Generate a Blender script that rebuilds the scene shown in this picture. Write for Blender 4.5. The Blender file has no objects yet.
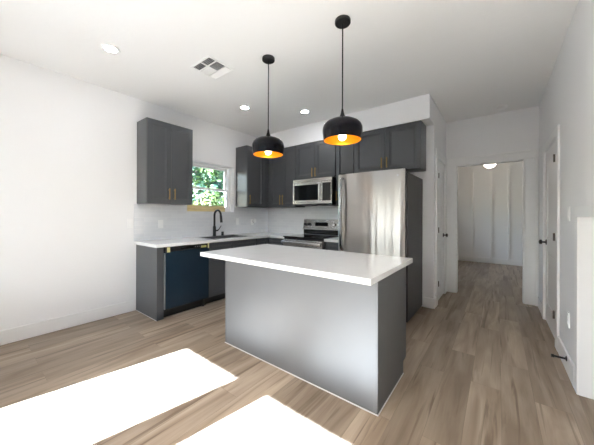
import bpy, bmesh, math, random
from mathutils import Vector, Matrix
random.seed(11)
sc = bpy.context.scene
COL = sc.collection
PI = math.pi

# ------------------------------------------------------------------ camera, sky, sun, exposure
F_PX, W_PX, H_PX = 260.77, 594.0, 445.0
YAW, ROLL = 0.6566, 0.003
cam_d = bpy.data.cameras.new('camera'); cam = bpy.data.objects.new('camera', cam_d); COL.objects.link(cam)
cam_d.sensor_fit = 'HORIZONTAL'; cam_d.sensor_width = 36.0
cam_d.lens = 36.0 * F_PX / W_PX
cam_d.shift_y = -(222.5 - 214.87) / W_PX
cam_d.clip_start = 0.02; cam_d.clip_end = 300
cam.location = (3.812, 0.0, 1.271)
cam.matrix_world = Matrix.Translation((3.812, 0.0, 1.271)) @ Matrix.Rotation(YAW, 4, 'Z') @ Matrix.Rotation(PI/2, 4, 'X') @ Matrix.Rotation(ROLL, 4, 'Z')
sc.camera = cam

world = bpy.data.worlds.new('sky'); sc.world = world; world.use_nodes = True
wn = world.node_tree; wn.nodes.clear()
sky = wn.nodes.new('ShaderNodeTexSky'); sky.sky_type = 'NISHITA'; sky.sun_disc = False
sky.sun_elevation = math.radians(36); sky.sun_rotation = math.radians(190); sky.air_density = 1.0; sky.dust_density = 1.5
bg = wn.nodes.new('ShaderNodeBackground'); bg.inputs['Strength'].default_value = 1.3
wo = wn.nodes.new('ShaderNodeOutputWorld')
wn.links.new(sky.outputs[0], bg.inputs[0]); wn.links.new(bg.outputs[0], wo.inputs[0])

sun_d = bpy.data.lights.new('sun', 'SUN'); sun = bpy.data.objects.new('sun', sun_d); COL.objects.link(sun)
sun_d.energy = 125.0; sun_d.angle = math.radians(0.55); sun_d.color = (0.74, 0.87, 1.06)
sun.rotation_euler = Vector((0.2, 1.0, -0.731)).to_track_quat('-Z', 'Y').to_euler()
sun.location = (0, -8, 8)

sc.view_settings.view_transform = 'Standard'; sc.view_settings.look = 'None'
sc.view_settings.exposure = 0.67; sc.view_settings.gamma = 1.0
sc.view_settings.use_curve_mapping = False
sc.cycles.max_bounces = 12; sc.cycles.diffuse_bounces = 8; sc.cycles.glossy_bounces = 5; sc.cycles.transparent_max_bounces = 12
sc.cycles.sample_clamp_indirect = 12; sc.cycles.use_denoising = True
sc.cycles.caustics_reflective = False; sc.cycles.caustics_refractive = False

# ------------------------------------------------------------------ materials
def mat(name, color, rough=0.5, metal=0.0, spec=0.5, coat=0.0, emit=None, estr=0.0):
    m = bpy.data.materials.new(name); m.use_nodes = True
    b = m.node_tree.nodes['Principled BSDF']
    b.inputs['Base Color'].default_value = (*color, 1); b.inputs['Roughness'].default_value = rough
    b.inputs['Metallic'].default_value = metal; b.inputs['Specular IOR Level'].default_value = spec
    b.inputs['Coat Weight'].default_value = coat
    if emit: b.inputs['Emission Color'].default_value = (*emit, 1); b.inputs['Emission Strength'].default_value = estr
    return m
def N(m, t): return m.node_tree.nodes.new(t)
def LK(m, a, b): m.node_tree.links.new(a, b)
def BS(m): return m.node_tree.nodes['Principled BSDF']
def bump(m, scale, strength, dist=0.002, detail=3, stretch=(1, 1, 1)):
    tc = N(m, 'ShaderNodeTexCoord'); mp = N(m, 'ShaderNodeMapping'); mp.inputs['Scale'].default_value = stretch
    nz = N(m, 'ShaderNodeTexNoise'); nz.inputs['Scale'].default_value = scale; nz.inputs['Detail'].default_value = detail
    bp = N(m, 'ShaderNodeBump'); bp.inputs['Strength'].default_value = strength; bp.inputs['Distance'].default_value = dist
    LK(m, tc.outputs['Object'], mp.inputs[0]); LK(m, mp.outputs[0], nz.inputs['Vector'])
    LK(m, nz.outputs[0], bp.inputs['Height']); LK(m, bp.outputs[0], BS(m).inputs['Normal'])
    return m
def tint(m, scale, amount, stretch=(1, 1, 1)):
    """break the flat colour a little with soft noise"""
    c = BS(m).inputs['Base Color'].default_value[:3]
    tc = N(m, 'ShaderNodeTexCoord'); mp = N(m, 'ShaderNodeMapping'); mp.inputs['Scale'].default_value = stretch
    nz = N(m, 'ShaderNodeTexNoise'); nz.inputs['Scale'].default_value = scale; nz.inputs['Detail'].default_value = 4
    rp = N(m, 'ShaderNodeValToRGB')
    rp.color_ramp.elements[0].position = 0.3; rp.color_ramp.elements[1].position = 0.7
    rp.color_ramp.elements[0].color = (*[v*(1-amount) for v in c], 1); rp.color_ramp.elements[1].color = (*[min(1, v*(1+amount)) for v in c], 1)
    LK(m, tc.outputs['Object'], mp.inputs[0]); LK(m, mp.outputs[0], nz.inputs['Vector']); LK(m, nz.outputs[0], rp.inputs[0]); LK(m, rp.outputs[0], BS(m).inputs['Base Color'])
    return m

M = {}
M['wall'] = bump(mat('wall_paint', (0.87, 0.87, 0.88), 0.62, spec=0.3), 60, 0.12)
M['ceiling'] = bump(mat('ceiling_paint', (0.87, 0.87, 0.87), 0.8, spec=0.2), 14, 0.35, 0.006, 5)
M['trim'] = mat('white_trim', (0.89, 0.89, 0.89), 0.35)
M['cab'] = tint(mat('grey_cabinet_paint', (0.076, 0.080, 0.087), 0.28, spec=0.5), 6, 0.03)
M['island'] = tint(mat('island_paint', (0.084, 0.087, 0.092), 0.50, spec=1.0), 5, 0.03)
M['kick'] = mat('black_toe_kick', (0.012, 0.012, 0.012), 0.5)
M['caulk'] = mat('white_caulk', (0.7, 0.7, 0.7), 0.5)
M['quartz'] = tint(mat('white_quartz', (0.80, 0.80, 0.81), 0.16, spec=0.5), 9, 0.02)
M['brass'] = mat('brushed_brass', (0.42, 0.275, 0.12), 0.38, 1.0)
M['steel'] = bump(mat('stainless_steel', (0.60, 0.58, 0.555), 0.24, 1.0), 6, 0.25, 0.002, 2, (0.6, 0.6, 90))
M['steel_fridge'] = bump(mat('stainless_door', (0.49, 0.472, 0.45), 0.30, 1.0), 3.2, 0.45, 0.012, 2, (3.0, 1, 0.16))
BS(M['steel_fridge']).inputs['Anisotropic'].default_value = 0.95; BS(M['steel_fridge']).inputs['Anisotropic Rotation'].default_value = 0.25
tg = N(M['steel_fridge'], 'ShaderNodeTangent'); tg.direction_type = 'RADIAL'; tg.axis = 'Z'; LK(M['steel_fridge'], tg.outputs[0], BS(M['steel_fridge']).inputs['Tangent'])
M['chrome'] = mat('chrome', (0.7, 0.7, 0.7), 0.12, 1.0)
M['black'] = mat('matte_black', (0.010, 0.010, 0.011), 0.35)
M['blackgloss'] = mat('black_glass', (0.006, 0.006, 0.007), 0.06)
M['darkside'] = bump(mat('dark_grey_case', (0.040, 0.039, 0.040), 0.42), 200, 0.1)
M['film'] = tint(mat('blue_film', (0.018, 0.037, 0.060), 0.17, 0.35), 2, 0.15, (1, 1, .3))
M['yellow'] = mat('yellow_sticker', (0.72, 0.68, 0.34), 0.5)
M['label'] = mat('label_gold', (0.48, 0.46, 0.16), 0.45)
M['silver'] = mat('silver_edge', (0.55, 0.56, 0.57), 0.3, 0.8)
M['shade_out'] = mat('black_lacquer', (0.003, 0.003, 0.006), 0.22, spec=0.22)
M['gold_in'] = mat('gold_lining', (0.95, 0.42, 0.02), 0.35, 0.55)
M['bulb'] = mat('lit_bulb', (1, 0.9, 0.7), 0.4, emit=(1.0, 0.83, 0.55), estr=9.0)
M['lamp'] = mat('lit_lens', (1, 1, 1), 0.4, emit=(0.97, 0.98, 1.0), estr=90.0)
M['dome'] = mat('lit_dome', (1, 1, 1), 0.4, emit=(1.0, 0.86, 0.70), estr=8.0)
M['plastic'] = mat('white_plastic', (0.90, 0.90, 0.90), 0.35)
M['vent_dark'] = mat('vent_slot', (0.06, 0.06, 0.065), 0.6)
M['vent_mid'] = mat('vent_slat', (0.62, 0.62, 0.63), 0.5)
M['vinyl'] = mat('white_vinyl', (0.88, 0.88, 0.88), 0.4)
M['gasket'] = mat('dark_slot', (0.01, 0.01, 0.01), 0.7)
M['wood'] = tint(mat('raw_board', (0.70, 0.57, 0.30), 0.7), 4, 0.25, (8, 1, 12))
M['bark'] = tint(mat('bark', (0.10, 0.07, 0.05), 0.9), 6, 0.3)
M['grass'] = tint(mat('lawn', (0.13, 0.125, 0.10), 0.95), 3, 0.3)
M['bounce_slab'] = tint(mat('bounce_slab_concrete', (0.19, 0.19, 0.19), 0.9), 3, 0.06)  # for the added slab that reflects sun indoors
M['light_screen'] = tint(mat('light_screen_boards', (0.20, 0.19, 0.18), 0.8), 5, 0.2, (8, 1, .5))  # for the added screen behind the rear windows
M['steel_sink'] = mat('sink_steel', (0.30, 0.30, 0.30), 0.35, 1.0)
M['handle_steel'] = mat('handle_steel', (0.34, 0.34, 0.35), 0.18, 1.0)
M['ash'] = mat('dark_oven_glass', (0.008, 0.009, 0.010), 0.10)

def glass():
    m = bpy.data.materials.new('window_glass'); m.use_nodes = True; nt = m.node_tree; nt.nodes.clear()
    o = nt.nodes.new('ShaderNodeOutputMaterial'); mx = nt.nodes.new('ShaderNodeMixShader')
    t = nt.nodes.new('ShaderNodeBsdfTransparent'); t.inputs[0].default_value = (0.95, 0.97, 0.96, 1)
    g = nt.nodes.new('ShaderNodeBsdfGlossy'); g.inputs['Roughness'].default_value = 0.02
    fr = nt.nodes.new('ShaderNodeFresnel'); fr.inputs[0].default_value = 1.45
    nt.links.new(fr.outputs[0], mx.inputs[0]); nt.links.new(t.outputs[0], mx.inputs[1]); nt.links.new(g.outputs[0], mx.inputs[2]); nt.links.new(mx.outputs[0], o.inputs[0])
    return m
M['glass'] = glass()

def leaves(name, a, b):
    m = mat(name, a, 0.5); tc = N(m, 'ShaderNodeTexCoord'); nz = N(m, 'ShaderNodeTexNoise'); nz.inputs['Scale'].default_value = 2.2
    rp = N(m, 'ShaderNodeValToRGB'); rp.color_ramp.elements[0].position = .38; rp.color_ramp.elements[1].position = .62
    rp.color_ramp.elements[0].color = (*a, 1); rp.color_ramp.elements[1].color = (*b, 1)
    LK(m, tc.outputs['Object'], nz.inputs['Vector']); LK(m, nz.outputs[0], rp.inputs[0]); LK(m, rp.outputs[0], BS(m).inputs['Base Color'])
    return m
M['leaf'] = leaves('leaf_green', (0.014, 0.050, 0.034), (0.060, 0.110, 0.018))
M['leaf_y'] = leaves('leaf_yellow_green', (0.032, 0.064, 0.009), (0.085, 0.090, 0.016))

def floor_mat():
    m = mat('vinyl_plank_floor', (0.4, 0.33, 0.26), 0.42, spec=0.35); b = BS(m)
    tc = N(m, 'ShaderNodeTexCoord'); mp = N(m, 'ShaderNodeMapping'); mp.inputs['Rotation'].default_value = (0, 0, PI/2)
    LK(m, tc.outputs['Object'], mp.inputs[0])
    br = N(m, 'ShaderNodeTexBrick'); br.inputs['Scale'].default_value = 1.0
    br.inputs['Brick Width'].default_value = 1.22; br.inputs['Row Height'].default_value = 0.182; br.inputs['Mortar Size'].default_value = 0.0010
    br.inputs['Mortar Smooth'].default_value = 0.3; br.offset = 0.37; br.offset_frequency = 2; br.squash = 1.0
    br.inputs['Color1'].default_value = (0, 0, 0, 1); br.inputs['Color2'].default_value = (1, 1, 1, 1); br.inputs['Mortar'].default_value = (0.5, 0.5, 0.5, 1)
    LK(m, mp.outputs[0], br.inputs['Vector'])
    # every plank reads its grain from a shifted place
    sep = N(m, 'ShaderNodeSeparateColor'); LK(m, br.outputs['Color'], sep.inputs[0])
    sh = N(m, 'ShaderNodeMath'); sh.operation = 'MULTIPLY'; sh.inputs[1].default_value = 37.0; LK(m, sep.outputs[0], sh.inputs[0])
    cmb = N(m, 'ShaderNodeCombineXYZ'); LK(m, sh.outputs[0], cmb.inputs[0]); LK(m, sh.outputs[0], cmb.inputs[2])
    add = N(m, 'ShaderNodeVectorMath'); add.operation = 'ADD'; LK(m, mp.outputs[0], add.inputs[0]); LK(m, cmb.outputs[0], add.inputs[1])
    def grain(scale, st, detail, dist, lo, hi):
        q = N(m, 'ShaderNodeMapping'); q.inputs['Scale'].default_value = st; LK(m, add.outputs[0], q.inputs[0])
        n = N(m, 'ShaderNodeTexNoise'); n.inputs['Scale'].default_value = scale; n.inputs['Detail'].default_value = detail; n.inputs['Distortion'].default_value = dist
        LK(m, q.outputs[0], n.inputs['Vector'])
        r = N(m, 'ShaderNodeMapRange'); r.inputs[1].default_value = lo; r.inputs[2].default_value = hi; LK(m, n.outputs[0], r.inputs[0]); return r
    broad = grain(2.2, (0.55, 4.0, 1), 5, 0.9, 0.30, 0.70)
    fine = grain(9, (0.5, 9, 1), 6, 0.3, 0.3, 0.7)
    streak = grain(1.9, (0.42, 8.5, 1), 5, 1.2, 0.56, 0.68)
    def mix(a, b_, f, mode='MIX'):
        x = N(m, 'ShaderNodeMix'); x.data_type = 'RGBA'; x.blend_type = mode
        for sock, v in ((x.inputs['Factor'], f), (x.inputs[6], a), (x.inputs[7], b_)):
            if isinstance(v, (tuple, float)): sock.default_value = v
            else: LK(m, v, sock)
        return x.outputs[2]
    lightc, darkc = (0.455, 0.365, 0.282, 1), (0.255, 0.190, 0.138, 1)
    base = mix(lightc, darkc, broad.outputs[0])
    pl = N(m, 'ShaderNodeMapRange'); pl.inputs[3].default_value = 0.74; pl.inputs[4].default_value = 1.16; LK(m, sep.outputs[0], pl.inputs[0])
    cg = N(m, 'ShaderNodeCombineColor'); [LK(m, pl.outputs[0], cg.inputs[i]) for i in range(3)]
    c1 = mix(base, cg.outputs[0], 1.0, 'MULTIPLY')
    fr = N(m, 'ShaderNodeMapRange'); fr.inputs[3].default_value = 0.0; fr.inputs[4].default_value = 0.22; LK(m, fine.outputs[0], fr.inputs[0])
    c2 = mix(c1, (0.20, 0.145, 0.10, 1), fr.outputs[0])
    s2 = N(m, 'ShaderNodeMath'); s2.operation = 'MULTIPLY'; s2.inputs[1].default_value = 0.70; LK(m, streak.outputs[0], s2.inputs[0])
    c3 = mix(c2, (0.130, 0.088, 0.058, 1), s2.outputs[0])
    mo = N(m, 'ShaderNodeMath'); mo.operation = 'MULTIPLY'; mo.inputs[1].default_value = 0.5; LK(m, br.outputs['Fac'], mo.inputs[0])
    c4 = mix(c3, (0.10, 0.075, 0.055, 1), mo.outputs[0])
    LK(m, c4, b.inputs['Base Color'])
    bp = N(m, 'ShaderNodeBump'); bp.inputs['Strength'].default_value = 0.15; bp.inputs['Distance'].default_value = 0.0015; LK(m, fine.outputs[0], bp.inputs['Height']); LK(m, bp.outputs[0], b.inputs['Normal'])
    return m
M['floor'] = floor_mat()

def tile_mat():
    m = mat('white_wall_tile', (0.72, 0.73, 0.75), 0.18); b = BS(m)
    tc = N(m, 'ShaderNodeTexCoord'); sx = N(m, 'ShaderNodeSeparateXYZ'); LK(m, tc.outputs['Object'], sx.inputs[0])
    ad = N(m, 'ShaderNodeMath'); LK(m, sx.outputs[0], ad.inputs[0]); LK(m, sx.outputs[1], ad.inputs[1])
    cb = N(m, 'ShaderNodeCombineXYZ'); LK(m, ad.outputs[0], cb.inputs[0]); LK(m, sx.outputs[2], cb.inputs[1])
    br = N(m, 'ShaderNodeTexBrick'); br.inputs['Scale'].default_value = 1; br.inputs['Brick Width'].default_value = .152; br.inputs['Row Height'].default_value = .052
    br.inputs['Mortar Size'].default_value = .0022
    br.inputs['Color1'].default_value = (.80, .81, .83, 1); br.inputs['Color2'].default_value = (.75, .76, .785, 1); br.inputs['Mortar'].default_value = (.84, .84, .85, 1)
    LK(m, cb.outputs[0], br.inputs['Vector']); LK(m, br.outputs['Color'], b.inputs['Base Color'])
    iv = N(m, 'ShaderNodeMath'); iv.operation = 'SUBTRACT'; iv.inputs[0].default_value = 1; LK(m, br.outputs['Fac'], iv.inputs[1])
    bp = N(m, 'ShaderNodeBump'); bp.inputs['Strength'].default_value = .3; bp.inputs['Distance'].default_value = .001; LK(m, iv.outputs[0], bp.inputs['Height']); LK(m, bp.outputs[0], b.inputs['Normal'])
    return m
M['tile'] = tile_mat()

# ------------------------------------------------------------------ mesh helpers (all in world coordinates)
class MB:
    def __init__(s): s.bm = bmesh.new()
    def box(s, x0, y0, z0, x1, y1, z1, bev=0.0, seg=2):
        t = bmesh.new(); bmesh.ops.create_cube(t, size=1)
        for v in t.verts: v.co = Vector(((x0+x1)/2 + v.co.x*(x1-x0), (y0+y1)/2 + v.co.y*(y1-y0), (z0+z1)/2 + v.co.z*(z1-z0)))
        if bev: bmesh.ops.bevel(t, geom=t.edges[:], offset=bev, segments=seg, profile=.5, affect='EDGES')
        return s._add(t)
    def _add(s, t, mtx=None):
        if mtx is not None: bmesh.ops.transform(t, matrix=mtx, verts=t.verts[:])
        bmesh.ops.recalc_face_normals(t, faces=t.faces[:])
        me = bpy.data.meshes.new('tmp'); t.to_mesh(me); t.free(); s.bm.from_mesh(me); bpy.data.meshes.remove(me); return s
    def cyl(s, a, b, r, r2=None, n=24, bev=0.0):
        a, b = Vector(a), Vector(b); d = b - a; t = bmesh.new()
        bmesh.ops.create_cone(t, cap_ends=True, segments=n, radius1=r, radius2=r if r2 is None else r2, depth=d.length)
        if bev: bmesh.ops.bevel(t, geom=[e for e in t.edges if len(e.link_faces) == 2 and e.calc_face_angle(0) > 1], offset=bev, segments=2, profile=.5, affect='EDGES')
        return s._add(t, Matrix.Translation((a+b)/2) @ d.to_track_quat('Z', 'Y').to_matrix().to_4x4())
    def lathe(s, prof, c, n=48, axis='Z'):
        """prof: list of (r, h) around an axis through c"""
        t = bmesh.new(); rings = []
        for r, h in prof:
            if r < 1e-6: rings.append([t.verts.new((0, 0, h))])
            else: rings.append([t.verts.new((r*math.cos(2*PI*i/n), r*math.sin(2*PI*i/n), h)) for i in range(n)])
        for A, B in zip(rings, rings[1:]):
            for i in range(n):
                j = (i+1) % n
                q = [A[i % len(A)], A[j % len(A)], B[j % len(B)], B[i % len(B)]]
                q = list(dict.fromkeys(q))
                if len(q) >= 3: t.faces.new(q)
        rot = Matrix.Identity(4)
        if axis == 'X': rot = Matrix.Rotation(PI/2, 4, 'Y')
        if axis == '-X': rot = Matrix.Rotation(-PI/2, 4, 'Y')
        if axis == '-Y': rot = Matrix.Rotation(PI/2, 4, 'X')
        return s._add(t, Matrix.Translation(c) @ rot)
    def sphere(s, c, r, n=24):
        t = bmesh.new(); bmesh.ops.create_uvsphere(t, u_segments=n, v_segments=n//2, radius=r); return s._add(t, Matrix.Translation(c))
    def tube(s, pts, r, n=16):
        pts = [Vector(p) for p in pts]; t = bmesh.new(); rings = []; up = Vector((0, 1, 0))
        rr = r if isinstance(r, list) else [r]*len(pts)
        for i, p in enumerate(pts):
            d = (pts[min(i+1, len(pts)-1)] - pts[max(i-1, 0)]).normalized()
            u = d.cross(up) if abs(d.dot(up)) < .95 else d.cross(Vector((1, 0, 0)))
            u.normalize(); w = d.cross(u)
            rings.append([t.verts.new(p + rr[i]*(u*math.cos(2*PI*k/n) + w*math.sin(2*PI*k/n))) for k in range(n)])
        for A, B in zip(rings, rings[1:]):
            for k in range(n): t.faces.new([A[k], A[(k+1) % n], B[(k+1) % n], B[k]])
        t.faces.new(rings[0]); t.faces.new(rings[-1])
        return s._add(t)
    def loops(s, Ls, mapf):
        """Ls: rings of (u, w, z), joined in order, both ends capped"""
        t = bmesh.new(); R = [[t.verts.new(mapf(*p)) for p in L] for L in Ls]
        for A, B in zip(R, R[1:]):
            for k in range(len(A)): t.faces.new([A[k], A[(k+1) % len(A)], B[(k+1) % len(A)], B[k]])
        t.faces.new(R[0]); t.faces.new(R[-1])
        return s._add(t)
    def poly(s, pts, z0, z1, bev=0.0):
        t = bmesh.new(); f = t.faces.new([t.verts.new((x, y, z0)) for x, y in pts])
        r = bmesh.ops.extrude_face_region(t, geom=[f]); bmesh.ops.translate(t, vec=(0, 0, z1-z0), verts=[v for v in r['geom'] if isinstance(v, bmesh.types.BMVert)])
        if bev: bmesh.ops.bevel(t, geom=t.edges[:], offset=bev, segments=2, profile=.5, affect='EDGES')
        return s._add(t)
    def build(s, name, m, parent=None, smooth=False):
        org = Vector((0, 0, 0)); q = parent
        while q is not None: org += q.location; q = q.parent
        if parent is None:
            xs = [v.co for v in s.bm.verts]
            org = Vector(((min(v.x for v in xs)+max(v.x for v in xs))/2, (min(v.y for v in xs)+max(v.y for v in xs))/2, min(v.z for v in xs)))
        bmesh.ops.translate(s.bm, vec=-org, verts=s.bm.verts[:])
        me = bpy.data.meshes.new(name); s.bm.to_mesh(me); s.bm.free()
        me.materials.append(M[m])
        if smooth:
            for p in me.polygons: p.use_smooth = True
            try: me.set_sharp_from_angle(angle=math.radians(38))
            except Exception: pass
        o = bpy.data.objects.new(name, me); COL.objects.link(o)
        if parent is None: o.location = org
        else: o.parent = parent
        return o
def B(*a, **k): return MB().box(*a, **k)
def tag(o, label, cat, group=None):
    o['label'] = label; o['category'] = cat
    if group: o['group'] = group
    return o
def thing(name, loc, label, cat, group=None):
    o = bpy.data.objects.new(name, None); o.empty_display_size = .1; COL.objects.link(o); o.location = loc
    return tag(o, label, cat, group)
def S(mb, name, m, parent=None):
    o = mb.build(name, m, parent)
    if parent is None: o['kind'] = 'structure'
    return o
def SE(name, loc=(0, 0, 0)):
    o = bpy.data.objects.new(name, None); COL.objects.link(o); o.location = loc; o['kind'] = 'structure'; return o
def dup(root, loc, label=None, group=None):
    r = root.copy(); COL.objects.link(r); r.location = loc
    if label: r['label'] = label
    if group: r['group'] = group
    for ch in list(root.children):
        c = ch.copy(); COL.objects.link(c); c.parent = r
        for g in list(ch.children):
            d = g.copy(); COL.objects.link(d); d.parent = c
    return r
faceX = lambda x0: (lambda u, w, z: Vector((x0+w, u, z)))        # a front that looks to +X
faceY = lambda y0: (lambda u, w, z: Vector((u, y0-w, z)))        # a front that looks to -Y
faceYb = lambda y0: (lambda u, w, z: Vector((u, y0+w, z)))       # a front that looks to +Y

def ring(u0, u1, z0, z1, i, w): return [(u0+i, w, z0+i), (u1-i, w, z0+i), (u1-i, w, z1-i), (u0+i, w, z1-i)]
def shaker(mf, u0, u1, z0, z1, t=0.02, fr=0.062):
    Ls = [ring(u0, u1, z0, z1, 0, 0), ring(u0, u1, z0, z1, 0, t-.002), ring(u0, u1, z0, z1, .002, t), ring(u0, u1, z0, z1, fr, t),
          ring(u0, u1, z0, z1, fr+.003, t-.007), ring(u0, u1, z0, z1, fr+.014, t-.007), ring(u0, u1, z0, z1, fr+.017, t-.013)]
    return MB().loops(Ls, mf)
def pull(mf, u, z0, z1, parent, w0=.02):
    mb = MB(); P = lambda a, b, c: tuple(mf(a, b, c))
    mb.cyl(P(u, w0+.030, z0), P(u, w0+.030, z1), .0080, n=16, bev=.001)
    for z in (z0+.02, z1-.02): mb.cyl(P(u, w0, z), P(u, w0+.030, z), .005, n=12)
    return mb.build('handle', 'brass', parent, smooth=True)
def cab_door(parent, mf, u0, u1, z0, z1, hu=None, hz=None, name='door', m='cab', fr=.062):
    d = shaker(mf, u0, u1, z0, z1, fr=fr).build(name, m, parent)
    if hu is not None: pull(mf, hu, hz[0], hz[1], d)
    return d

# ------------------------------------------------------------------ the setting
XR, YB, YH, YF, ZC, XW = 4.269, 3.946, 4.983, 8.646, 2.817, 3.122
YR = -1.40
S(B(-0.12, YR-.12, -.12, 5.6, YF+.12, 0), 'floor', 'floor')
S(B(-0.30, YR-.12, ZC, 5.6, YH+.12, ZC+.20), 'ceiling', 'ceiling')
S(B(1.6, YH+.12, 2.72, 5.6, YF+.12, 2.90), 'ceiling_far_room', 'ceiling')
S(B(-40, -40, -.5, 40, 40, -.3), 'ground', 'grass')
S(B(-2, -9, -.299, 7, YR-.13, -.15), 'bounce_slab', 'bounce_slab')  # added out of view, bounces sunlight up through the rear windows to the ceiling
S(B(-8, -9.2, -.30, 12, -9.05, 2.6), 'wall_light_screen', 'light_screen')  # added out of view, hides bright sky from the fridge door's reflection
# left wall with the window opening
WY0, WY1, WZ0, WZ1 = 2.157, 3.06, 1.322, 2.125
lw = MB(); T = -.215
lw.box(T, YR-.12, 0, 0, WY0, ZC); lw.box(T, WY1, 0, 0, YB+.12, ZC); lw.box(T, WY0, 0, 0, WY1, WZ0); lw.box(T, WY0, WZ1, 0, WY1, ZC)
S(lw, 'wall_left', 'wall')
S(B(0, YB, 0, XW, YB+.12, ZC), 'wall_back', 'wall')
S(B(.001, 3.640, 2.504, XW, YB, ZC-.001), 'wall_soffit', 'wall')
# hall left wall with a closet door
DLY0, DLY1, DZ = 4.165, 4.805, 2.085
hl = MB(); hl.box(2.99, YB+.12, 0, XW, DLY0, ZC); hl.box(2.99, DLY1, 0, XW, YH, ZC); hl.box(2.99, DLY0, DZ, XW, DLY1, ZC)
S(hl, 'wall_hall_left', 'wall')
# end of the hall, with the cased opening
HX0, HX1, HZ = 3.268, 4.114, 2.086
he = MB(); he.box(1.6, YH, 0, HX0, YH+.12, ZC); he.box(HX1, YH, 0, 5.6, YH+.12, ZC); he.box(HX0, YH, HZ, HX1, YH+.12, ZC)
S(he, 'wall_hall_end', 'wall')
# right wall with a door and the low cased recess
DRY0, DRY1, DZR = 3.545, 4.370, 2.040; NY0, NY1, NZ = 1.45, 2.683, 1.262
rw = MB(); XO = XR+.12
rw.box(XR, YR-.12, 0, XO, NY0, ZC); rw.box(XR, NY0, NZ, XO, NY1, ZC); rw.box(XR, NY1, 0, XO, DRY0, ZC)
rw.box(XR, DRY0, DZR, XO, DRY1, ZC); rw.box(XR, DRY1, 0, XO, YH, ZC)
S(rw, 'wall_right', 'wall')
nb = MB(); nb.box(XO, NY0-.05, 0, XO+.35, NY0, NZ+.05); nb.box(XO, NY1, 0, XO+.35, NY1+.05, NZ+.05); nb.box(XO, NY0, NZ, XO+.35, NY1, NZ+.05); nb.box(XO+.30, NY0, 0, XO+.35, NY1, NZ)
S(nb, 'wall_recess', 'trim')
# rear wall behind the camera with two windows
GX = [(0.89, 1.665), (1.945, 3.30)]; GZ0, GZ1 = 0.90, 2.085
rr = MB(); y0, y1 = YR-.12, YR
rr.box(-.30, y0, 0, GX[0][0], y1, ZC); rr.box(GX[0][1], y0, 0, GX[1][0], y1, ZC); rr.box(GX[1][1], y0, 0, XO, y1, ZC)
for a, b in GX: rr.box(a, y0, 0, b, y1, GZ0); rr.box(a, y0, GZ1, b, y1, ZC)
S(rr, 'wall_rear', 'wall')
for i, (a, b) in enumerate(GX):
    w = SE('window_%d' % (i+2), (a, y0, GZ0))
    f = MB(); q = .018
    f.box(a, y0+.005, GZ0, a+q, y0+.04, GZ1); f.box(b-q, y0+.005, GZ0, b, y0+.04, GZ1); f.box(a+q, y0+.005, GZ0, b-q, y0+.04, GZ0+q); f.box(a+q, y0+.005, GZ1-q, b-q, y0+.04, GZ1)
    f.build('window_frame', 'vinyl', w); B(a+q, y0+.018, GZ0+q, b-q, y0+.024, GZ1-q).build('pane', 'glass', w)
# far room
fw = S(B(1.6, YF, 0, 5.6, YF+.12, 2.72), 'wall_far', 'wall')
for x in (2.44, 2.85, 3.255, 3.66, 4.03, 4.44): B(x-.024, YF-.040, .138, x+.024, YF, 2.45, bev=.002).build('batten', 'trim', fw)
lf = MB(); lf.box(1.6, YH+.12, 0, 1.72, 6.2, 2.72); lf.box(1.6, 7.6, 0, 1.72, YF, 2.72); lf.box(1.6, 6.2, 0, 1.72, 7.6, .8); lf.box(1.6, 6.2, 2.0, 1.72, 7.6, 2.72)
S(lf, 'wall_far_left', 'wall')
S(B(5.48, YH+.12, 0, 5.6, YF, 2.72), 'wall_far_right', 'wall')
w = SE('window_4', (1.6, 6.9, .8)); f = MB()
f.box(1.62, 6.2, .8, 1.66, 6.25, 2.0); f.box(1.62, 7.55, .8, 1.66, 7.6, 2.0); f.box(1.62, 6.25, .8, 1.66, 7.55, .85); f.box(1.62, 6.25, 1.95, 1.66, 7.55, 2.0)
f.build('window_frame', 'vinyl', w); B(1.638, 6.25, .85, 1.642, 7.55, 1.95).build('pane', 'glass', w)

# baseboards
def base(name, x0, y0, x1, y1, h=.138): S(B(x0, y0, 0.0005, x1, y1, h, bev=.003), name, 'trim')
base('baseboard_left', 0, YR+.001, .014, 1.438, .142)
base('baseboard_wing', 3.0, YB-.014, XW+.013, YB)
base('baseboard_hall_left', XW, YB-.0135, XW+.014, DLY0-.112)
base('baseboard_right_near', XR-.014, NY1+.083, XR, DRY0-.133, .150)
base('baseboard_right_far', XR-.014, DRY1+.133, XR, YH-.020)
base('baseboard_far', 1.73, YF-.016, 5.47, YF)
base('baseboard_rear', .015, YR, GX[0][0]-.03, YR+.014)

# casings
def casing(name, parts): 
    mb = MB()
    for p in parts: mb.box(*p, bev=.003)
    return S(mb, name, 'trim')
cw, ct = .115, .018
# hall opening, with jamb lining
casing('trim_1', [(HX0-.145, YH-ct, 0.0005, HX0-.004, YH, HZ+.004), (HX1+.004, YH-ct, 0.0005, HX1+.135, YH, HZ+.004), (HX0-.145, YH-ct, HZ+.005, HX1+.135, YH, HZ+.116),
                  (HX0-.152, YH-ct-.016, 0.0005, HX0-.128, YH, HZ+.123), (HX1+.118, YH-ct-.016, 0.0005, HX1+.142, YH, HZ+.123), (HX0-.152, YH-ct-.016, HZ+.100, HX1+.142, YH, HZ+.124)])
casing('trim_2', [(HX0-.004, YH-.006, 0.0005, HX0+.014, YH+.126, HZ-.013), (HX1-.014, YH-.006, 0.0005, HX1+.004, YH+.126, HZ-.013), (HX0-.004, YH-.006, HZ-.013, HX1+.004, YH+.126, HZ+.004)])
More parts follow.
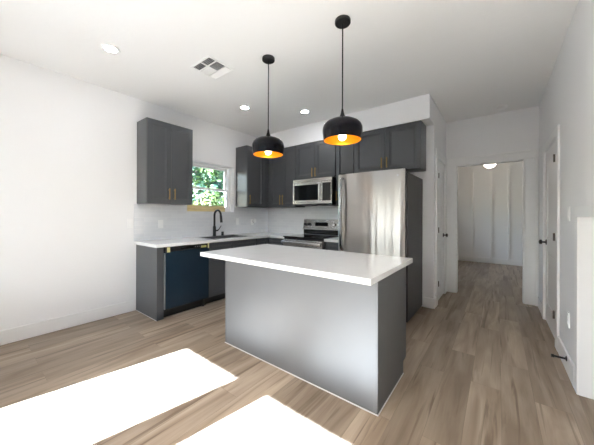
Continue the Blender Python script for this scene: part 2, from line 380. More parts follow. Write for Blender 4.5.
# hall left door
casing('trim_3', [(XW, DLY0-.110, 0.0005, XW+ct, DLY0-.004, DZ+.004), (XW, DLY1+.004, 0.0005, XW+ct, DLY1+.110, DZ+.004), (XW, DLY0-.110, DZ+.005, XW+ct, DLY1+.110, DZ+.120)])
casing('trim_4', [(XR-ct, DRY0-.130, 0.0005, XR, DRY0-.010, DZR+.004), (XR-ct, DRY1+.004, 0.0005, XR, DRY1+.130, DZR+.004), (XR-ct, DRY0-.130, DZR+.005, XR, DRY1+.130, DZR+.082)])
casing('trim_5', [(XR-.012, NY1, 0.0005, XR, NY1+.08, NZ), (XR-.012, NY0-.08, 0.0005, XR, NY0, NZ), (XR-.012, NY0-.08, NZ+.001, XR, NY1+.08, NZ+.075)])

def room_door(name, xf, y0, y1, sgn, knob_y, hinge_y, DZ):
    """sgn: direction the face looks along X; xf: plane of the face"""
    d = SE(name, (xf, (y0+y1)/2, 0))
    z0, z1, t, rc = .012, DZ-.004, .036, .010
    X = lambda w: xf + sgn*w
    def bx(mb, w0, w1, a, b, c, e, bev=0): mb.box(min(X(w0), X(w1)), a, c, max(X(w0), X(w1)), b, e, bev=bev)
    mb = MB(); bx(mb, -t, -rc, y0, y1, z0, z1)
    st = .115 if y1-y0 > .7 else .10
    bx(mb, -rc, 0, y0, y0+st, z0, z1, .003); bx(mb, -rc, 0, y1-st, y1, z0, z1, .003)
    for c, e in ((z0, z0+.22), (.86, 1.02), (z1-.125, z1)): bx(mb, -rc, 0, y0+st, y1-st, c, e, .003)
    for c, e in ((z0+.22, .86), (1.02, z1-.125)):
        bx(mb, -rc, -.004, y0+st+.035, y1-st-.035, c+.035, e-.035, .003)
    mb.build('door_panel', 'trim', d)
    ax = 'X' if sgn > 0 else '-X'
    k = MB().lathe([(0, .001), (.031, .001), (.031, .006), (.026, .010), (.011, .012), (.010, .034), (.015, .037), (.026, .044), (.028, .054), (.024, .064), (.012, .069), (0, .070)], (xf, knob_y, .955), 32, ax)
    k.build('door_knob', 'black', d, True)
    for z in (.29, 1.06, 1.84):
        h = MB(); h.cyl((X(.022), hinge_y, z-.038), (X(.022), hinge_y, z+.038), .0075, n=12); bx(h, .0005, .004, hinge_y-.016, hinge_y+.016, z-.038, z+.038); bx(h, .002, .02, hinge_y-.003, hinge_y+.003, z-.038, z+.038)
        h.build('hinge', 'hinge', d, True)
M['hinge'] = mat('hinge_bronze', (0.16, 0.14, 0.12), 0.4, 0.5)
room_door('door_1', XW-.004, DLY0+.003, DLY1-.003, 1, 4.72, DLY0+.030, DZ)
room_door('door_2', XR+.004, DRY0+.003, DRY1-.003, -1, 4.285, DRY0+.055, DZR)

# window over the sink: frame, sashes, panes
w1 = SE('window_1', (-.13, (WY0+WY1)/2, WZ0)); a, b, c, e = WY0, WY1, WZ0, WZ1; xa, xb = -.20, -.09
f = MB(); q = .045
f.box(xa, a, c, xb, a+q, e, bev=.004); f.box(xa, b-q, c, xb, b, e, bev=.004); f.box(xa, a+q, c, xb, b-q, c+q, bev=.004); f.box(xa, a+q, e-q*.6, xb, b-q, e, bev=.004)
f.build('window_frame', 'vinyl', w1)
def sash(x0, x1, z0, z1, nm):
    s = MB(); y0_, y1_ = a+q, b-q; k = .042
    s.box(x0, y0_, z0, x1, y0_+k, z1, bev=.003); s.box(x0, y1_-k, z0, x1, y1_, z1, bev=.003); s.box(x0, y0_+k, z0, x1, y1_-k, z0+k, bev=.003); s.box(x0, y0_+k, z1-k*.8, x1, y1_-k, z1, bev=.003)
    o = s.build('sash', 'vinyl', w1); B((x0+x1)/2-.002, y0_+k, z0+k, (x0+x1)/2+.002, y1_-k, z1-k*.8).build('pane', 'glass', o)
sash(-.135, -.105, c+q, 1.728, 'lower'); sash(-.180, -.150, 1.690, e-q*.6, 'upper')

# tiled backsplash
bs = MB(); tz0, tz1 = .9145, 1.409
bs.box(.0005, 1.412, tz0, .006, WY0-.001, tz1); bs.box(.0005, WY0-.001, tz0, .006, WY1+.001, WZ0-.001); bs.box(.0005, WY1+.001, tz0, .006, YB-.001, tz1); bs.box(.006, YB-.006, tz0, 2.9, YB-.0005, tz1)
S(bs, 'backsplash', 'tile')

# ------------------------------------------------------------------ island
isl = thing('island', (2.44, 1.9, 0), 'grey painted kitchen island under a white top, standing free on the plank floor', 'kitchen island')
IX0, IX1, IY0, IY1 = 1.664, 3.211, 1.622, 2.258
mb = MB(); mb.box(IX0+.004, IY0+.012, .09, IX1-.004, IY1-.002, .8755); mb.box(IX0+.004, IY0+.012, .0, IX1-.004, IY1-.084, .09)
mb.build('body', 'island', isl)
B(IX0+.012, IY0+.004, .004, IX1-.026, IY0+.012, .875).build('front_panel', 'island', isl)
for x0, x1 in ((IX0, IX0+.012), (IX1-.026, IX1-.008)): B(x0, IY0, .004, x1, IY0+.013, .8755, bev=.0015).build('corner_trim', 'island', isl)
sp = MB(); sp.box(IX1-.008, IY0, .004, IX1, IY1-.074, .8755, bev=.001); sp.box(IX1-.008, IY1-.076, .10, IX1, IY1, .8755, bev=.001); sp.build('side_panel', 'island', isl)
sp = MB(); sp.box(IX0-.008, IY0+.02, .004, IX0+.003, IY1-.074, .8755, bev=.001); sp.box(IX0-.008, IY1-.076, .10, IX0+.003, IY1, .8755, bev=.001); sp.build('side_panel', 'island', isl)
bt = MB(); bt.box(IX0, IY0-.006, .0005, IX1+.006, IY0-.0005, .006); bt.box(IX1+.0005, IY0-.006, .0005, IX1+.006, IY1-.076, .006)
o = bt.build('base_caulk', 'caulk', isl); o['label'] = 'thin white caulk line along the floor'
B(IX0+.01, IY1-.083, .001, IX1-.003, IY1-.074, .099).build('toe_kick', 'kick', isl)
dw_ = (IX1-IX0)/3
for i in range(3):
    u0, u1 = IX0+i*dw_+.003, IX0+(i+1)*dw_-.003
    cab_door(isl, faceYb(IY1), u0, u1, .105, .69, u1-.035, (.52, .67), m='island'); dr = shaker(faceYb(IY1), u0, u1, .70, .868, fr=.04).build('drawer', 'island', isl)
    k = MB(); um = (u0+u1)/2; k.cyl((um-.075, IY1+.05, .785), (um+.075, IY1+.05, .785), .006, n=12)
    for s_ in (-.055, .055): k.cyl((um+s_, IY1+.02, .785), (um+s_, IY1+.05, .785), .005, n=10)
    k.build('handle', 'brass', dr, True)
tag(B(1.565, 1.405, .8762, 3.252, 2.306, .914, bev=.0035, seg=3).build('island_countertop', 'quartz'), 'large white quartz slab lying on top of the grey island', 'countertop')

# ------------------------------------------------------------------ base run, counters
XF = .600
ep = tag(B(.002, 1.441, .0005, XF, 1.459, .8755, bev=.001).build('cabinet_end_panel', 'cab'), 'grey end panel closing the counter run, beside the dishwasher', 'cabinet panel')
B(XF-.02, 1.459, .0005, XF, 1.522, .8755, bev=.001).build('filler_strip', 'cab', ep)
o = B(.018, 1.4365, .0005, XF-.004, 1.4408, .006).build('base_caulk', 'caulk', ep); o['label'] = 'thin white caulk line along the floor'

dwash = thing('dishwasher', (.3, 1.83, 0), 'dishwasher with dark blue film on its door, under the counter left of the sink', 'dishwasher')
D0, D1 = 1.530, 2.138
B(.06, D0+.004, .10, .575, D1-.004, .870).build('case', 'black', dwash)
dd = B(.576, D0, .112, .612, D1, .812, bev=.004).build('door', 'film', dwash)
B(.5755, D0-.002, .112, .6135, D0+.004, .800, bev=.001).build('edge_trim', 'silver', dd)
cp = B(.576, D0, .814, .616, D1, .872, bev=.004).build('control_panel', 'black', dwash)
hb = MB(); hb.box(.6162, 1.73, .832, .6168, 1.90, .856); hb.build('display', 'blackgloss', cp)
bt = MB()
for k in range(4): bt.cyl((.616, 1.93+k*.028, .845), (.6172, 1.93+k*.028, .845), .006, n=12)
bt.build('buttons', 'silver', cp)
o = B(.6163, D0+.022, .806, .6172, D0+.060, .868).build('sticker', 'yellow', dwash); o['label'] = 'yellow tape tab'
o = B(.6163, D1-.022, .806, .6172, D1-.002, .872).build('sticker', 'yellow', dwash); o['label'] = 'yellow tape tab'
o = B(.6163, D1-.130, .822, .6170, D1-.045, .850).build('sticker', 'label', dwash); o['label'] = 'small yellow printed label'
B(.10, D0+.004, .0005, .545, D1-.004, .099).build('toe_kick', 'kick', dwash)
lg = MB(); lg.cyl((.565, D1-.06, .0005), (.565, D1-.06, .10), .014, n=14); lg.build('leg', 'black', dwash); 

sb = thing('sink_base_cabinet', (.3, 2.55, 0), 'grey base cabinet with two panelled doors under the sink, right of the dishwasher', 'cabinet')
S0, S1 = 2.145, 3.06
mb = MB(); t_ = .018
mb.box(.002, S0, .10, .58, S0+t_, .8755); mb.box(.002, S1-t_, .10, .58, S1, .8755); mb.box(.002, S0+t_, .10, .58, S1-t_, .118); mb.box(.002, S0+t_, .118, .010, S1-t_, .8755); mb.box(.560, S0+t_, .70, .58, S1-t_, .8755)
mb.build('body', 'cab', sb)
mid = (S0+S1)/2
for u0, u1, hu in ((S0+.003, mid-.002, mid-.035), (mid+.002, S1-.003, mid+.035)):
    cab_door(sb, faceX(.58), u0, u1, .106, .690, hu, (.52, .67)); shaker(faceX(.58), u0, u1, .698, .868, fr=.045).build('false_drawer_front', 'cab', sb)
B(.50, S0, .0005, .52, S1, .099).build('toe_kick', 'kick', sb)

cb = thing('corner_base_cabinet', (.3, 3.5, 0), 'grey corner base cabinet between the sink run and the stove', 'cabinet')
mb = MB(); mb.box(.002, 3.066, .10, .58, 3.943, .8755); mb.box(.58, 3.366, .10, .975, 3.943, .8755); mb.build('body', 'cab', cb)
cab_door(cb, faceX(.58), 3.069, 3.33, .106, .690, 3.10, (.52, .67), fr=.05); shaker(faceX(.58), 3.069, 3.33, .698, .868, fr=.045).build('drawer', 'cab', cb)
cab_door(cb, faceY(3.366), .63, .972, .106, .690, .94, (.52, .67), fr=.055)
dr = shaker(faceY(3.366), .63, .972, .698, .868, fr=.045).build('drawer', 'cab', cb)
k = MB(); k.box(.50, 3.07, .0005, .52, 3.44, .099); k.box(.52, 3.43, .0005, .975, 3.45, .099); k.build('toe_kick', 'kick', cb)

nb_ = thing('narrow_base_cabinet', (1.93, 3.6, 0), 'narrow grey base cabinet between the stove and the refrigerator', 'cabinet')
B(1.772, 3.366, .10, 2.08, 3.943, .8755).build('body', 'cab', nb_)
cab_door(nb_, faceY(3.366), 1.775, 2.077, .106, .690, 1.81, (.52, .67), fr=.055); shaker(faceY(3.366), 1.775, 2.077, .698, .868, fr=.045).build('drawer', 'cab', nb_)
B(1.772, 3.43, .0005, 2.08, 3.45, .099).build('toe_kick', 'kick', nb_)

# L countertop with a sink cut-out (built as strips that meet)
SX0, SX1, SY0, SY1 = .135, .530, 2.26, 2.96
def lcounter():
    bm = bmesh.new(); xs = [.0065, SX0, SX1, .635, .978]; ys = [1.418, SY0, SY1, 3.31, 3.9395]
    zt, zb = .914, .8762; cells = set()
    for i in range(4):
        for j in range(4):
            if i == 3 and j < 3: continue
            if i == 1 and j == 1: continue
            cells.add((i, j))
    vt = {}
    def V(i, j, z):
        if (i, j, z) not in vt: vt[(i, j, z)] = bm.verts.new((xs[i], ys[j], z))
        return vt[(i, j, z)]
    for (i, j) in cells:
        for z in (zt, zb): bm.faces.new([V(i, j, z), V(i+1, j, z), V(i+1, j+1, z), V(i, j+1, z)])
        for di, dj, p, q_ in ((-1, 0, (i, j), (i, j+1)), (1, 0, (i+1, j), (i+1, j+1)), (0, -1, (i, j), (i+1, j)), (0, 1, (i, j+1), (i+1, j+1))):
            if (i+di, j+dj) not in cells: bm.faces.new([V(*p, zt), V(*q_, zt), V(*q_, zb), V(*p, zb)])
    bmesh.ops.recalc_face_normals(bm, faces=bm.faces[:])
    es = [e for e in bm.edges if len(e.link_faces) == 2 and e.calc_face_angle(0) > 1]
    bmesh.ops.bevel(bm, geom=es, offset=.003, segments=2, profile=.5, affect='EDGES')
    mb = MB(); mb.bm.free(); mb.bm = bm; return mb
tag(lcounter().build('countertop', 'quartz'), 'white L-shaped quartz countertop around the sink and into the corner', 'countertop')
tag(B(1.768, 3.31, .8762, 2.092, 3.9395, .914, bev=.003).build('countertop', 'quartz'), 'short white countertop piece between the stove and refrigerator', 'countertop')

# sink
sk = thing('sink', (.33, 2.61, .68), 'stainless steel sink set into the white counter below the window', 'sink')
k = MB(); z0, z1, wl = .68, .9142, .005; a0, a1, b0, b1 = SX0+.004, SX1-.004, SY0+.004, SY1-.004
k.box(a0, b0, z0, a1, b1, z0+wl)
k.box(a0, b0, z0+wl, a0+wl, b1, z1); k.box(a1-wl, b0, z0+wl, a1, b1, z1); k.box(a0+wl, b0, z0+wl, a1-wl, b0+wl, z1); k.box(a0+wl, b1-wl, z0+wl, a1-wl, b1, z1)
k.box(a0+wl, 2.585, z0+wl, a1-wl, 2.605, .895, bev=.004)
k.build('bowl', 'steel_sink', sk)
k = MB(); f0, f1 = .9143, .9168
k.box(a0-.022, b0-.022, f0, a0+wl, b1+.022, f1); k.box(a1-wl, b0-.022, f0, a1+.022, b1+.022, f1); k.box(a0+wl, b0-.022, f0, a1-wl, b0+wl, f1); k.box(a0+wl, b1-wl, f0, a1-wl, b1+.022, f1)
k.build('rim', 'steel_sink', sk)
MB().lathe([(0, .001), (.02, .001), (.040, .004), (.044, 0)], (.33, 2.78, z0+wl), 28).build('drain', 'chrome', sk, True)

# faucet
fc = thing('faucet', (.075, 2.60, .914), 'matte black gooseneck kitchen faucet behind the sink', 'faucet')
MB().lathe([(0, .0005), (.030, .0005), (.030, .006), (.026, .010), (.0255, .155), (.020, .165), (0, .165)], (.075, 2.60, .914), 32).build('base', 'black', fc, True)
pts = [(.075, 2.60, 1.07), (.075, 2.60, 1.16), (.075, 2.60, 1.255)]
for i in range(1, 15):
    an = PI*i/15*1.06; pts.append((.075+.086-.086*math.cos(an), 2.60, 1.255+.086*math.sin(an)))
MB().tube(pts, .0165, 16).build('spout', 'black', fc, True)
x_, y_, z_ = pts[-1]; MB().cyl((x_, y_, z_+.004), (x_+.016, y_, z_-.115), .0185, .0215, 20, .003).build('spray_head', 'black', fc, True)
hd = MB(); hd.cyl((.075, 2.618, 1.005), (.075, 2.668, 1.005), .013, n=18, bev=.002); hd.tube([(.075, 2.66, 1.005), (.085, 2.685, 1.03), (.10, 2.715, 1.085)], [.009, .0075, .006], 12); hd.build('lever_handle', 'black', fc, True)
tag(MB().lathe([(0, .0005), (.024, .0005), (.024, .006), (.021, .010), (.021, .060), (.018, .067), (0, .068)], (.072, 2.765, .914), 28).build('deck_cap', 'black', None, True), 'short black cylindrical fitting on the counter right of the faucet', 'sink fitting')

# ------------------------------------------------------------------ upper cabinets
UZ0, UZ1 = 1.411, 2.500; UX = .288; UY = 3.658
def upper(label, loc, bx, doors, extra=None):
    t = thing('upper_cabinet', loc, label, 'cabinet', 'grey upper cabinets')
    B(*bx, bev=.0015).build('body', 'cab', t)
    for d in doors: cab_door(t, *d)
    return t
fx, fy = faceX(UX), faceY(UY)
upper('grey two-door upper cabinet alone on the left wall, left of the window', (.15, 1.76, UZ0), (.002, 1.446, UZ0, UX, 2.071, UZ1),
      [(fx, 1.449, 1.757, UZ0+.003, UZ1-.003, 1.722, (1.47, 1.62)), (fx, 1.760, 2.068, UZ0+.003, UZ1-.003, 1.795, (1.47, 1.62))])
t = upper('grey single-door upper cabinet right of the window, its side reflecting daylight', (.15, 3.4, UZ0), (.002, 3.100, UZ0, UX, 3.943, UZ1-.002),
      [(fx, 3.103, 3.520, UZ0+.003, UZ1-.005, 3.150, (1.462, 1.622))])
B(UX, 3.524, UZ0, UX+.018, 3.632, UZ1-.002, bev=.001).build('filler_strip', 'cab', t)
t = upper('grey two-door upper cabinet in the corner, left of the microwave', (.64, 3.8, UZ0), (.314, UY, UZ0, .968, 3.9385, UZ1),
      [(fy, .346, .655, UZ0+.003, UZ1-.003, .628, (1.455, 1.635)), (fy, .658, .965, UZ0+.003, UZ1-.003, .690, (1.455, 1.635))])
B(.311, UY-.018, UZ0, .343, UY, UZ1, bev=.001).build('filler_strip', 'cab', t)
upper('short grey two-door upper cabinet directly over the microwave', (1.37, 3.8, 1.885), (.972, UY, 1.885, 1.773, 3.943, UZ1),
      [(fy, .975, 1.371, 1.888, UZ1-.003, 1.340, (1.91, 2.06)), (fy, 1.375, 1.770, 1.888, UZ1-.003, 1.404, (1.91, 2.06))])
upper('narrow grey single-door upper cabinet between the microwave and refrigerator', (1.93, 3.8, UZ0), (1.777, UY, UZ0, 2.086, 3.9385, UZ1),
      [(fy, 1.780, 2.083, UZ0+.003, UZ1-.003, 1.808, (1.50, 1.64))])
upper('wide grey two-door upper cabinet above the refrigerator', (2.55, 3.8, 1.88), (2.090, UY, 1.880, 3.024, 3.943, UZ1),
      [(fy, 2.093, 2.556, 1.883, UZ1-.003, 2.518, (1.93, 2.075)), (fy, 2.560, 3.021, 1.883, UZ1-.003, 2.590, (1.93, 2.075))])

# ------------------------------------------------------------------ microwave
mw = thing('microwave', (1.38, 3.73, 1.44), 'stainless over-the-range microwave with a black window, hung above the stove', 'microwave')
A0, A1, Z0, Z1, MY = .996, 1.768, 1.440, 1.868, 3.53
B(A0, MY+.022, Z0, A1, 3.938, Z1, bev=.003).build('case', 'black', mw)
B(A0+.001, MY+.004, Z0+.372, A1-.001, MY+.021, Z1-.002, bev=.003).build('top_grille', 'steel', mw)
dr = MB(); dr.box(A0+.001, MY, Z0+.012, 1.582, MY+.021, Z0+.369, bev=.004); dr = dr.build('door', 'steel', mw)
B(A0+.035, MY-.003, Z0+.075, 1.520, MY+.001, Z0+.330, bev=.002).build('door_window', 'ash', dr)
hn = MB(); hn.box(1.545, MY-.040, Z0+.060, 1.568, MY-.024, Z0+.345, bev=.006); hn.box(1.549, MY-.026, Z0+.075, 1.564, MY+.001, Z0+.095); hn.box(1.549, MY-.026, Z0+.31, 1.564, MY+.001, Z0+.33); hn.build('handle', 'steel', dr, True)
cp = B(1.584, MY, Z0+.012, A1-.001, MY+.021, Z0+.369, bev=.004).build('control_panel', 'steel', mw)
B(1.600, MY-.002, Z0+.060, 1.752, MY+.001, Z0+.345, bev=.002).build('keypad', 'blackgloss', cp)
for i in range(2): B(1.05+i*.36, MY+.10, Z0-.012, 1.30+i*.36, 3.85, Z0-.0005, bev=.002).build('vent_filter', 'black', mw)

# ------------------------------------------------------------------ stove
rg = thing('stove', (1.37, 3.6, 0), 'stainless electric stove with a black glass cooktop, under the microwave', 'stove')
R0, R1, RY = .984, 1.762, 3.30
B(R0+.002, RY+.02, .05, R1-.002, 3.925, .905).build('body', 'black', rg)
B(R0, RY-.012, .905, R1, 3.86, .924, bev=.005, seg=3).build('cooktop', 'blackgloss', rg)
for x, y, r in ((1.18, 3.45, .10), (1.57, 3.45, .085), (1.18, 3.70, .075), (1.57, 3.70, .10)):
    o = MB().lathe([(r, .0), (r, .0006), (r-.005, .0006), (r-.005, 0)], (x, y, .9241), 40).build('burner_ring', 'vent_dark', rg)
bk = MB(); bk.loops([[(R0, 0, 1.035), (R1, 0, 1.035), (R1, 0, 1.196), (R0, 0, 1.196)], [(R0, .072, 1.035), (R1, .072, 1.035), (R1, .042, 1.190), (R0, .042, 1.190)]], faceY(3.928)); bk = bk.build('control_panel', 'steel', rg)
B(R0+.004, 3.868, .926, R1-.004, 3.928, 1.034).build('back_panel', 'blackgloss', rg)
B(R0-.004, 3.838, 1.010, R1+.004, 3.866, 1.033, bev=.004).build('panel_trim', 'steel', bk)
zc = 1.105; yk = 3.928-.059
MB().loops([[(1.24, .0595, 1.075), (1.50, .0595, 1.075), (1.50, .0500, 1.140), (1.24, .0500, 1.140)], [(1.24, .068, 1.076), (1.50, .068, 1.076), (1.50, .056, 1.141), (1.24, .056, 1.141)]], faceY(3.928)).build('display', 'blackgloss', bk)
for x in (1.035, 1.12, 1.63, 1.715): MB().lathe([(0, .03), (.022, .03), (.026, .022), (.027, .0), (0, 0)], (x, yk-.002, zc), 28, '-Y').build('knob', 'black' if x < 1.5 else 'chrome', bk, True)
dr = B(R0+.004, RY-.02, .20, R1-.004, RY+.019, .876, bev=.006).build('oven_door', 'steel', rg)
B(R0+.09, RY-.023, .34, R1-.09, RY-.019, .70, bev=.001).build('oven_window', 'ash', dr)
hn = MB(); hn.box(R0+.008, RY-.072, .803, R1-.008, RY-.046, .852, bev=.010, seg=4)
for x in (R0+.06, R1-.08): hn.box(x, RY-.05, .812, x+.022, RY-.019, .842)
hn.build('handle', 'steel', dr, True)
B(R0+.004, RY-.018, .055, R1-.004, RY+.019, .192, bev=.005).build('storage_drawer', 'steel', rg)
ft = []
for x in (R0+.05, R1-.05):
    for y in (RY+.08, 3.85): MB().cyl((x, y, .0005), (x, y, .052), .018, n=14).build('leg', 'black', rg)

# ------------------------------------------------------------------ refrigerator
fr = thing('refrigerator', (2.55, 3.5, 0), 'tall stainless refrigerator with a dark grey side, right of the stove', 'refrigerator')
F0, F1, FY = 2.116, 2.971, 3.085
B(F0+.006, FY+.075, .03, F1+.018, 3.905, 1.768, bev=.004).build('case', 'darkside', fr)
def curved_door(z0, z1):
    t = bmesh.new(); n = 24; fr_, bk_ = [], []
    for i in range(n+1):
        s_ = i/n; x = F0+(F1-F0)*s_; k = 1-(2*s_-1)**2; edge = min(1, min(s_, 1-s_)*26)
        y = FY + .016*(1-k) + .012*(1-math.sin(edge*PI/2))
        fr_.append((x, y)); bk_.append((x, FY+.068))
    mb = MB(); mb.poly([*fr_, *bk_[::-1]], z0, z1); return mb
def dark_edges(o):
    o.data.materials.append(M['darkside'])
    for p in o.data.polygons:
        if p.normal.y > -.25: p.material_index = 1
d1 = curved_door(.705, 1.806).build('door', 'steel_fridge', fr, True); d2 = curved_door(.055, .690).build('freezer_drawer', 'steel_fridge', fr, True); dark_edges(d1); dark_edges(d2)
hp = [(F0+.076, FY-.005, .82), (F0+.076, FY-.035, .84)]
for i in range(13): hp.append((F0+.076, FY-.045-.020*math.sin(PI*i/12), .87+.83*i/12))
hp += [(F0+.076, FY-.035, 1.73), (F0+.076, FY-.005, 1.75)]
MB().tube(hp, .0190, 16).build('handle', 'handle_steel', d1, True)
MB().tube([(F0+.10, FY, .63), (F0+.10, FY-.05, .63), (F1-.10, FY-.05, .63), (F1-.10, FY, .63)], .012, 14).build('handle', 'handle_steel', d2, True)
for x in (F1-.085, F0+.02): B(x, FY+.02, 1.8065, x+.06, FY+.16, 1.820, bev=.004).build('hinge_cover', 'darkside', fr)
MB().lathe([(0, .002), (.012, .002), (.013, 0)], (F1-.075, FY+.0045, 1.735), 24, '-Y').build('badge', 'silver', d1, True)
k = MB(); k.box(F0+.02, FY+.09, .0005, F1-.02, FY+.11, .054); k.build('toe_grille', 'kick', fr)
for x in (F0+.06, F1-.06):
    for y in (FY+.14, 3.83): MB().cyl((x, y, .0005), (x, y, .031), .02, n=14).build('foot', 'black', fr)

# ------------------------------------------------------------------ pendants
PZ = 1.863
pd = thing('pendant_lamp', (2.832, 1.858, PZ), 'black dome pendant with gold lining over the island, right and nearer of two', 'pendant lamp', 'pendants over the island')
P = Vector((2.832, 1.858, 0))
MB().lathe([(0, -.001), (.060, -.001), (.062, -.006), (.062, -.024), (.058, -.029), (0, -.029)], (P.x, P.y, ZC), 40).build('canopy', 'black', pd, True)
MB().cyl((P.x, P.y, PZ+.225), (P.x, P.y, ZC-.028), .0052, n=12).build('rod', 'black', pd, True)
outer = [(.146, 0), (.148, .010), (.152, .034), (.1560, .062), (.1570, .080), (.1545, .102), (.146, .122), (.127, .141), (.098, .156), (.062, .165), (.034, .169)]
MB().lathe(outer + [(.030, .172), (.022, .190), (.014, .212), (.0085, .240), (.0065, .252), (0, .253)], (P.x, P.y, PZ), 64).build('lamp_shade', 'shade_out', pd, True)
inner = [(.1455, .0003), (.144, .002)] + [(r-.004, h) for r, h in outer[1:-1]] + [(.03, .163), (0, .163)]
inner = [(r, min(h, .160)) for i, (r, h) in enumerate(inner)]
MB().lathe(inner, (P.x, P.y, PZ), 64).build('shade_lining', 'gold_in', pd, True)['label'] = 'glossy gold inner lining'
MB().lathe([(0, .158), (.020, .158), (.020, .105), (.016, .100), (0, .100)], (P.x, P.y, PZ), 24).build('socket', 'black', pd, True)
MB().lathe([(.013, .100), (.016, .082), (.024, .062), (.0295, .045), (.031, .030), (.028, .014), (.017, .002), (0, -.002)], (P.x, P.y, PZ), 28).build('bulb', 'bulb', pd, True)
dup(pd, (2.016, 1.862, PZ), 'black dome pendant with gold lining over the island, left and farther of two')

# recessed lights
rl = thing('recessed_light', (.945, .862, ZC), 'round recessed ceiling light left of the square vent, nearest the left edge', 'ceiling light', 'recessed ceiling lights')
MB().lathe([(.050, -.001), (.050, -.006), (.058, -.008), (.076, -.004), (.078, -.0008), (.050, -.0008)], (.945, .862, ZC), 40).build('trim_ring', 'plastic', rl, True)
MB().lathe([(.0495, -.0008), (.0495, -.004), (0, -.005)], (.945, .862, ZC), 40).build('lens', 'lamp', rl, True)
dup(rl, (.918, 2.515, ZC), 'round recessed ceiling light above the window, left of the farther pendant cord')
dup(rl, (1.522, 3.155, ZC), 'round recessed ceiling light between the two pendant cords, near the soffit')


# vent
vt = thing('ceiling_vent', (1.425, 1.63, ZC), 'white square four-way air vent on the ceiling', 'air vent')
v0, v1, u0, u1 = 1.475, 1.785, 1.265, 1.588
f = MB(); z0, z1 = ZC-.010, ZC-.0008; q = .020
f.box(u0, v0, z0, u0+q, v1, z1, bev=.003); f.box(u1-q, v0, z0, u1, v1, z1, bev=.003); f.box(u0+q, v0, z0, u1-q, v0+q, z1, bev=.003); f.box(u0+q, v1-q, z0, u1-q, v1, z1, bev=.003)
f.build('frame', 'plastic', vt); B(u0+q, v0+q, ZC-.004, u1-q, v1-q, z1).build('backing', 'vent_dark', vt)
um, va, vb = (u0+u1)/2, 1.574, 1.690
dv = MB(); dv.box(u0+q, va-.006, z0, u1-q, va+.006, ZC-.0042); dv.box(u0+q, vb-.006, z0, u1-q, vb+.006, ZC-.0042); dv.box(um-.006, v0+q, z0, um+.006, va-.006, ZC-.0042); dv.box(um-.006, va+.006, z0, um+.006, vb-.006, ZC-.0042); dv.build('divider', 'plastic', vt)
def louvres(a0, a1, b0, b1, along, sg):
    mb = MB(); n = max(3, round(((b1-b0) if along == 'x' else (a1-a0))/.0175))
    for i in range(n):
        t0 = (i+.5)/n; t = bmesh.new(); bmesh.ops.create_cube(t, size=1)
        if along == 'x': sc_ = (a1-a0, .019, .0014); ce = ((a0+a1)/2, b0+(b1-b0)*t0, ZC-.0125); rt = Matrix.Rotation(sg*.75, 4, 'X')
        else: sc_ = (.019, b1-b0, .0014); ce = (a0+(a1-a0)*t0, (b0+b1)/2, ZC-.0125); rt = Matrix.Rotation(sg*.75, 4, 'Y')
        mb._add(t, Matrix.Translation(ce) @ rt @ Matrix.Diagonal((*sc_, 1)))
    mb.build('louvre_bank', 'plastic', vt)
g = .008
louvres(u0+q, um-g, v0+q, va-g, 'x', 1); louvres(um+g, u1-q, v0+q, va-g, 'x', 1); louvres(um+g, u1-q, va+g, vb-g, 'y', 1); louvres(u0+q, um-g, va+g, vb-g, 'y', -1); louvres(u0+q, u1-q, vb+g, v1-q, 'x', -1)

sd = thing('smoke_detector', (3.852, 4.70, ZC), 'white round smoke detector on the ceiling before the hall opening', 'smoke detector')
MB().lathe([(0, -.001), (.070, -.001), (.070, -.008), (.062, -.012), (.060, -.030), (.052, -.038), (0, -.040)], (3.852, 4.70, ZC), 36).build('housing', 'plastic', sd, True)
MB().lathe([(0, -.0402), (.010, -.0402), (.010, -.042), (0, -.0425)], (3.852, 4.68, ZC), 16).build('button', 'plastic', sd, True)

FZ = 2.72
fl = thing('ceiling_lamp', (3.66, 7.5, FZ), 'lit white dome ceiling light in the room beyond the hall opening', 'ceiling light')
MB().lathe([(0, -.001), (.075, -.001), (.075, -.03), (0, -.03)], (3.66, 7.5, FZ), 36).build('base', 'plastic', fl, True)
MB().cyl((3.66, 7.5, FZ-.16), (3.66, 7.5, FZ-.029), .012, n=16).build('stem', 'plastic', fl, True)
MB().lathe([(.03, -.158), (.09, -.175), (.124, -.215), (.126, -.245), (.112, -.29), (.085, -.325), (.045, -.345), (0, -.350)], (3.66, 7.5, FZ), 36).build('diffuser', 'dome', fl, True)

# ------------------------------------------------------------------ plates
def plate(kind, c, axis, label, cat, w=.072, h=.118, toggle=True):
    x, y, z = c; t = thing(kind, c, label, cat, 'wall plates'); e = .009
    if axis == 'X': B(x, y-w/2, z-h/2, x+e, y+w/2, z+h/2, bev=.002).build('cover_plate', 'plastic', t); bx = lambda y0, z0, y1, z1, d: B(x+e+.0002, y+y0, z+z0, x+e+d, y+y1, z+z1, bev=.0006)
    else: B(x-e, y-w/2, z-h/2, x, y+w/2, z+h/2, bev=.002).build('cover_plate', 'plastic', t); bx = lambda y0, z0, y1, z1, d: B(x-e-d, y+y0, z+z0, x-e-.0002, y+y1, z+z1, bev=.0006)
    if kind == 'light_switch':
        bx(-.017, -.034, .017, .034, .004).build('rocker', 'plastic', t)
    else:
        for s_ in (-.021, .021):
            r_ = bx(-.016, s_-.015, .016, s_+.015, .003).build('socket', 'plastic', t)
    return t
plate('light_switch', (0, 1.372, 1.155), 'X', 'white light switch on the left wall just left of the backsplash', 'light switch')
plate('outlet', (.006, 1.755, 1.135), 'X', 'white outlet on the tiles under the left upper cabinet', 'outlet')
plate('outlet', (.006, 3.132, 1.145), 'X', 'white outlet on the tiles just right of the window', 'outlet')
pl = plate('outlet', (.006, 3.50, 1.130), 'X', 'white outlet with a round plug, on the tiles nearest the corner', 'outlet')
plate('light_switch', (XR, 3.0, 1.285), '-X', 'white light switch on the right wall beyond the low recess', 'light switch')
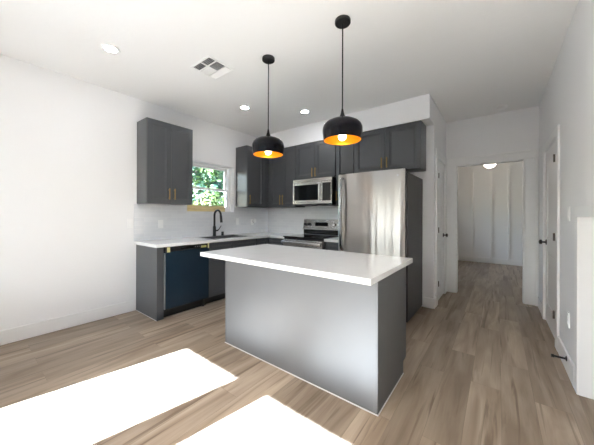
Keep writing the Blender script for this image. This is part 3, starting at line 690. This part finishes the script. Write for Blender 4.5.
plate('outlet', (XR, 3.015, .432), '-X', 'white outlet low on the right wall above the door stop', 'outlet')
tag(MB().lathe([(0, .001), (.040, .001), (.044, .006), (.044, .028), (.036, .036), (0, .037)], (.0135, 3.535, 1.150), 32, 'X').build('round_plug', 'plastic', None, True), 'round white plug-in stuck on the outlet nearest the corner', 'plug')

ds = thing('door_stop', (XR-.014, 3.0, .115), 'black rigid door stop fixed to the right wall baseboard', 'door stop')
MB().lathe([(0, .0005), (.020, .0005), (.020, .004), (.008, .010), (.0085, .075), (0, .075)], (XR-.014, 3.0, .115), 24, '-X').build('post', 'black', ds, True)
MB().lathe([(0, .0752), (.0125, .0752), (.0125, .092), (0, .093)], (XR-.014, 3.0, .115), 20, '-X').build('tip', 'black', ds, True)

tag(B(-.075, WY0+.004, WZ0+.0006, -.045, 2.900, 1.424, bev=.002).build('wooden_board', 'wood'), 'unpainted wooden board standing on the window sill behind the sink', 'board')

# ------------------------------------------------------------------ trees outside the window
def crown(name, m, n, rx, ry, rz, seed, leaf):
    rnd = random.Random(seed); bm = bmesh.new(); cl = []
    for _ in range(26):
        while True:
            v = Vector((rnd.uniform(-1, 1), rnd.uniform(-1, 1), rnd.uniform(-1, 1)))
            if v.length < 1: break
        cl.append((v*.78, rnd.uniform(.25, .42)))
    for i in range(n):
        c, r = cl[i % len(cl)]; d = Vector((rnd.gauss(0, 1), rnd.gauss(0, 1), rnd.gauss(0, 1))).normalized()
        p = c + d*r*rnd.uniform(.6, 1); p = Vector((p.x*rx, p.y*ry, p.z*rz))
        nrm = (d + Vector((rnd.uniform(-.8, .8), rnd.uniform(-.8, .8), rnd.uniform(-.3, .9)))).normalized()
        u = nrm.orthogonal().normalized(); u = Matrix.Rotation(rnd.uniform(0, 6.28), 3, nrm) @ u; w_ = nrm.cross(u); L = leaf*rnd.uniform(.7, 1.3)
        A, Bv, C, D = p-u*L, p+w_*L*.45+nrm*L*.12, p+u*L, p-w_*L*.45+nrm*L*.12
        vs = [bm.verts.new(x) for x in (A, Bv, C, D)]; bm.faces.new(vs[:3]); bm.faces.new([vs[0], vs[2], vs[3]])
    mb = MB(); mb.bm.free(); mb.bm = bm; return mb
def tree(loc, label, m, n, rx, ry, rz, hz, seed, leaf=.10):
    t = thing('tree', loc, label, 'tree', 'trees outside the window')
    cr = crown('foliage', m, n, rx, ry, rz, seed, leaf); bmesh.ops.translate(cr.bm, vec=Vector(loc)+Vector((0, 0, hz)), verts=cr.bm.verts[:]); cr.build('foliage', m, t)
    x, y, z = loc; tk = MB().tube([(x, y, z), (x+.04, y+.03, z+hz*.5), (x-.03, y, z+hz), (x, y+.05, z+hz+rz*.5)], [.13, .10, .08, .03], 12); tk.build('trunk', 'bark', t, True)
tree((-5.2, 5.5, -.3), 'bushy green tree at the upper left of the window', 'leaf', 3800, 1.6, 1.35, 1.9, 3.0, 3)
tree((-5.7, 8.35, -.3), 'darker green tree at the upper right of the window', 'leaf', 3800, 1.6, 1.4, 2.0, 3.1, 5)
tree((-9.6, 8.4, -.3), 'tall green tree farther back, showing between the two upper trees', 'leaf', 3800, 2.0, 2.8, 2.6, 3.4, 7, .14)
tree((-2.35, 4.3, -.3), 'low yellow-green leafy tree in the lower part of the window', 'leaf_y', 3000, .85, 1.2, .75, 1.55, 8, .06)
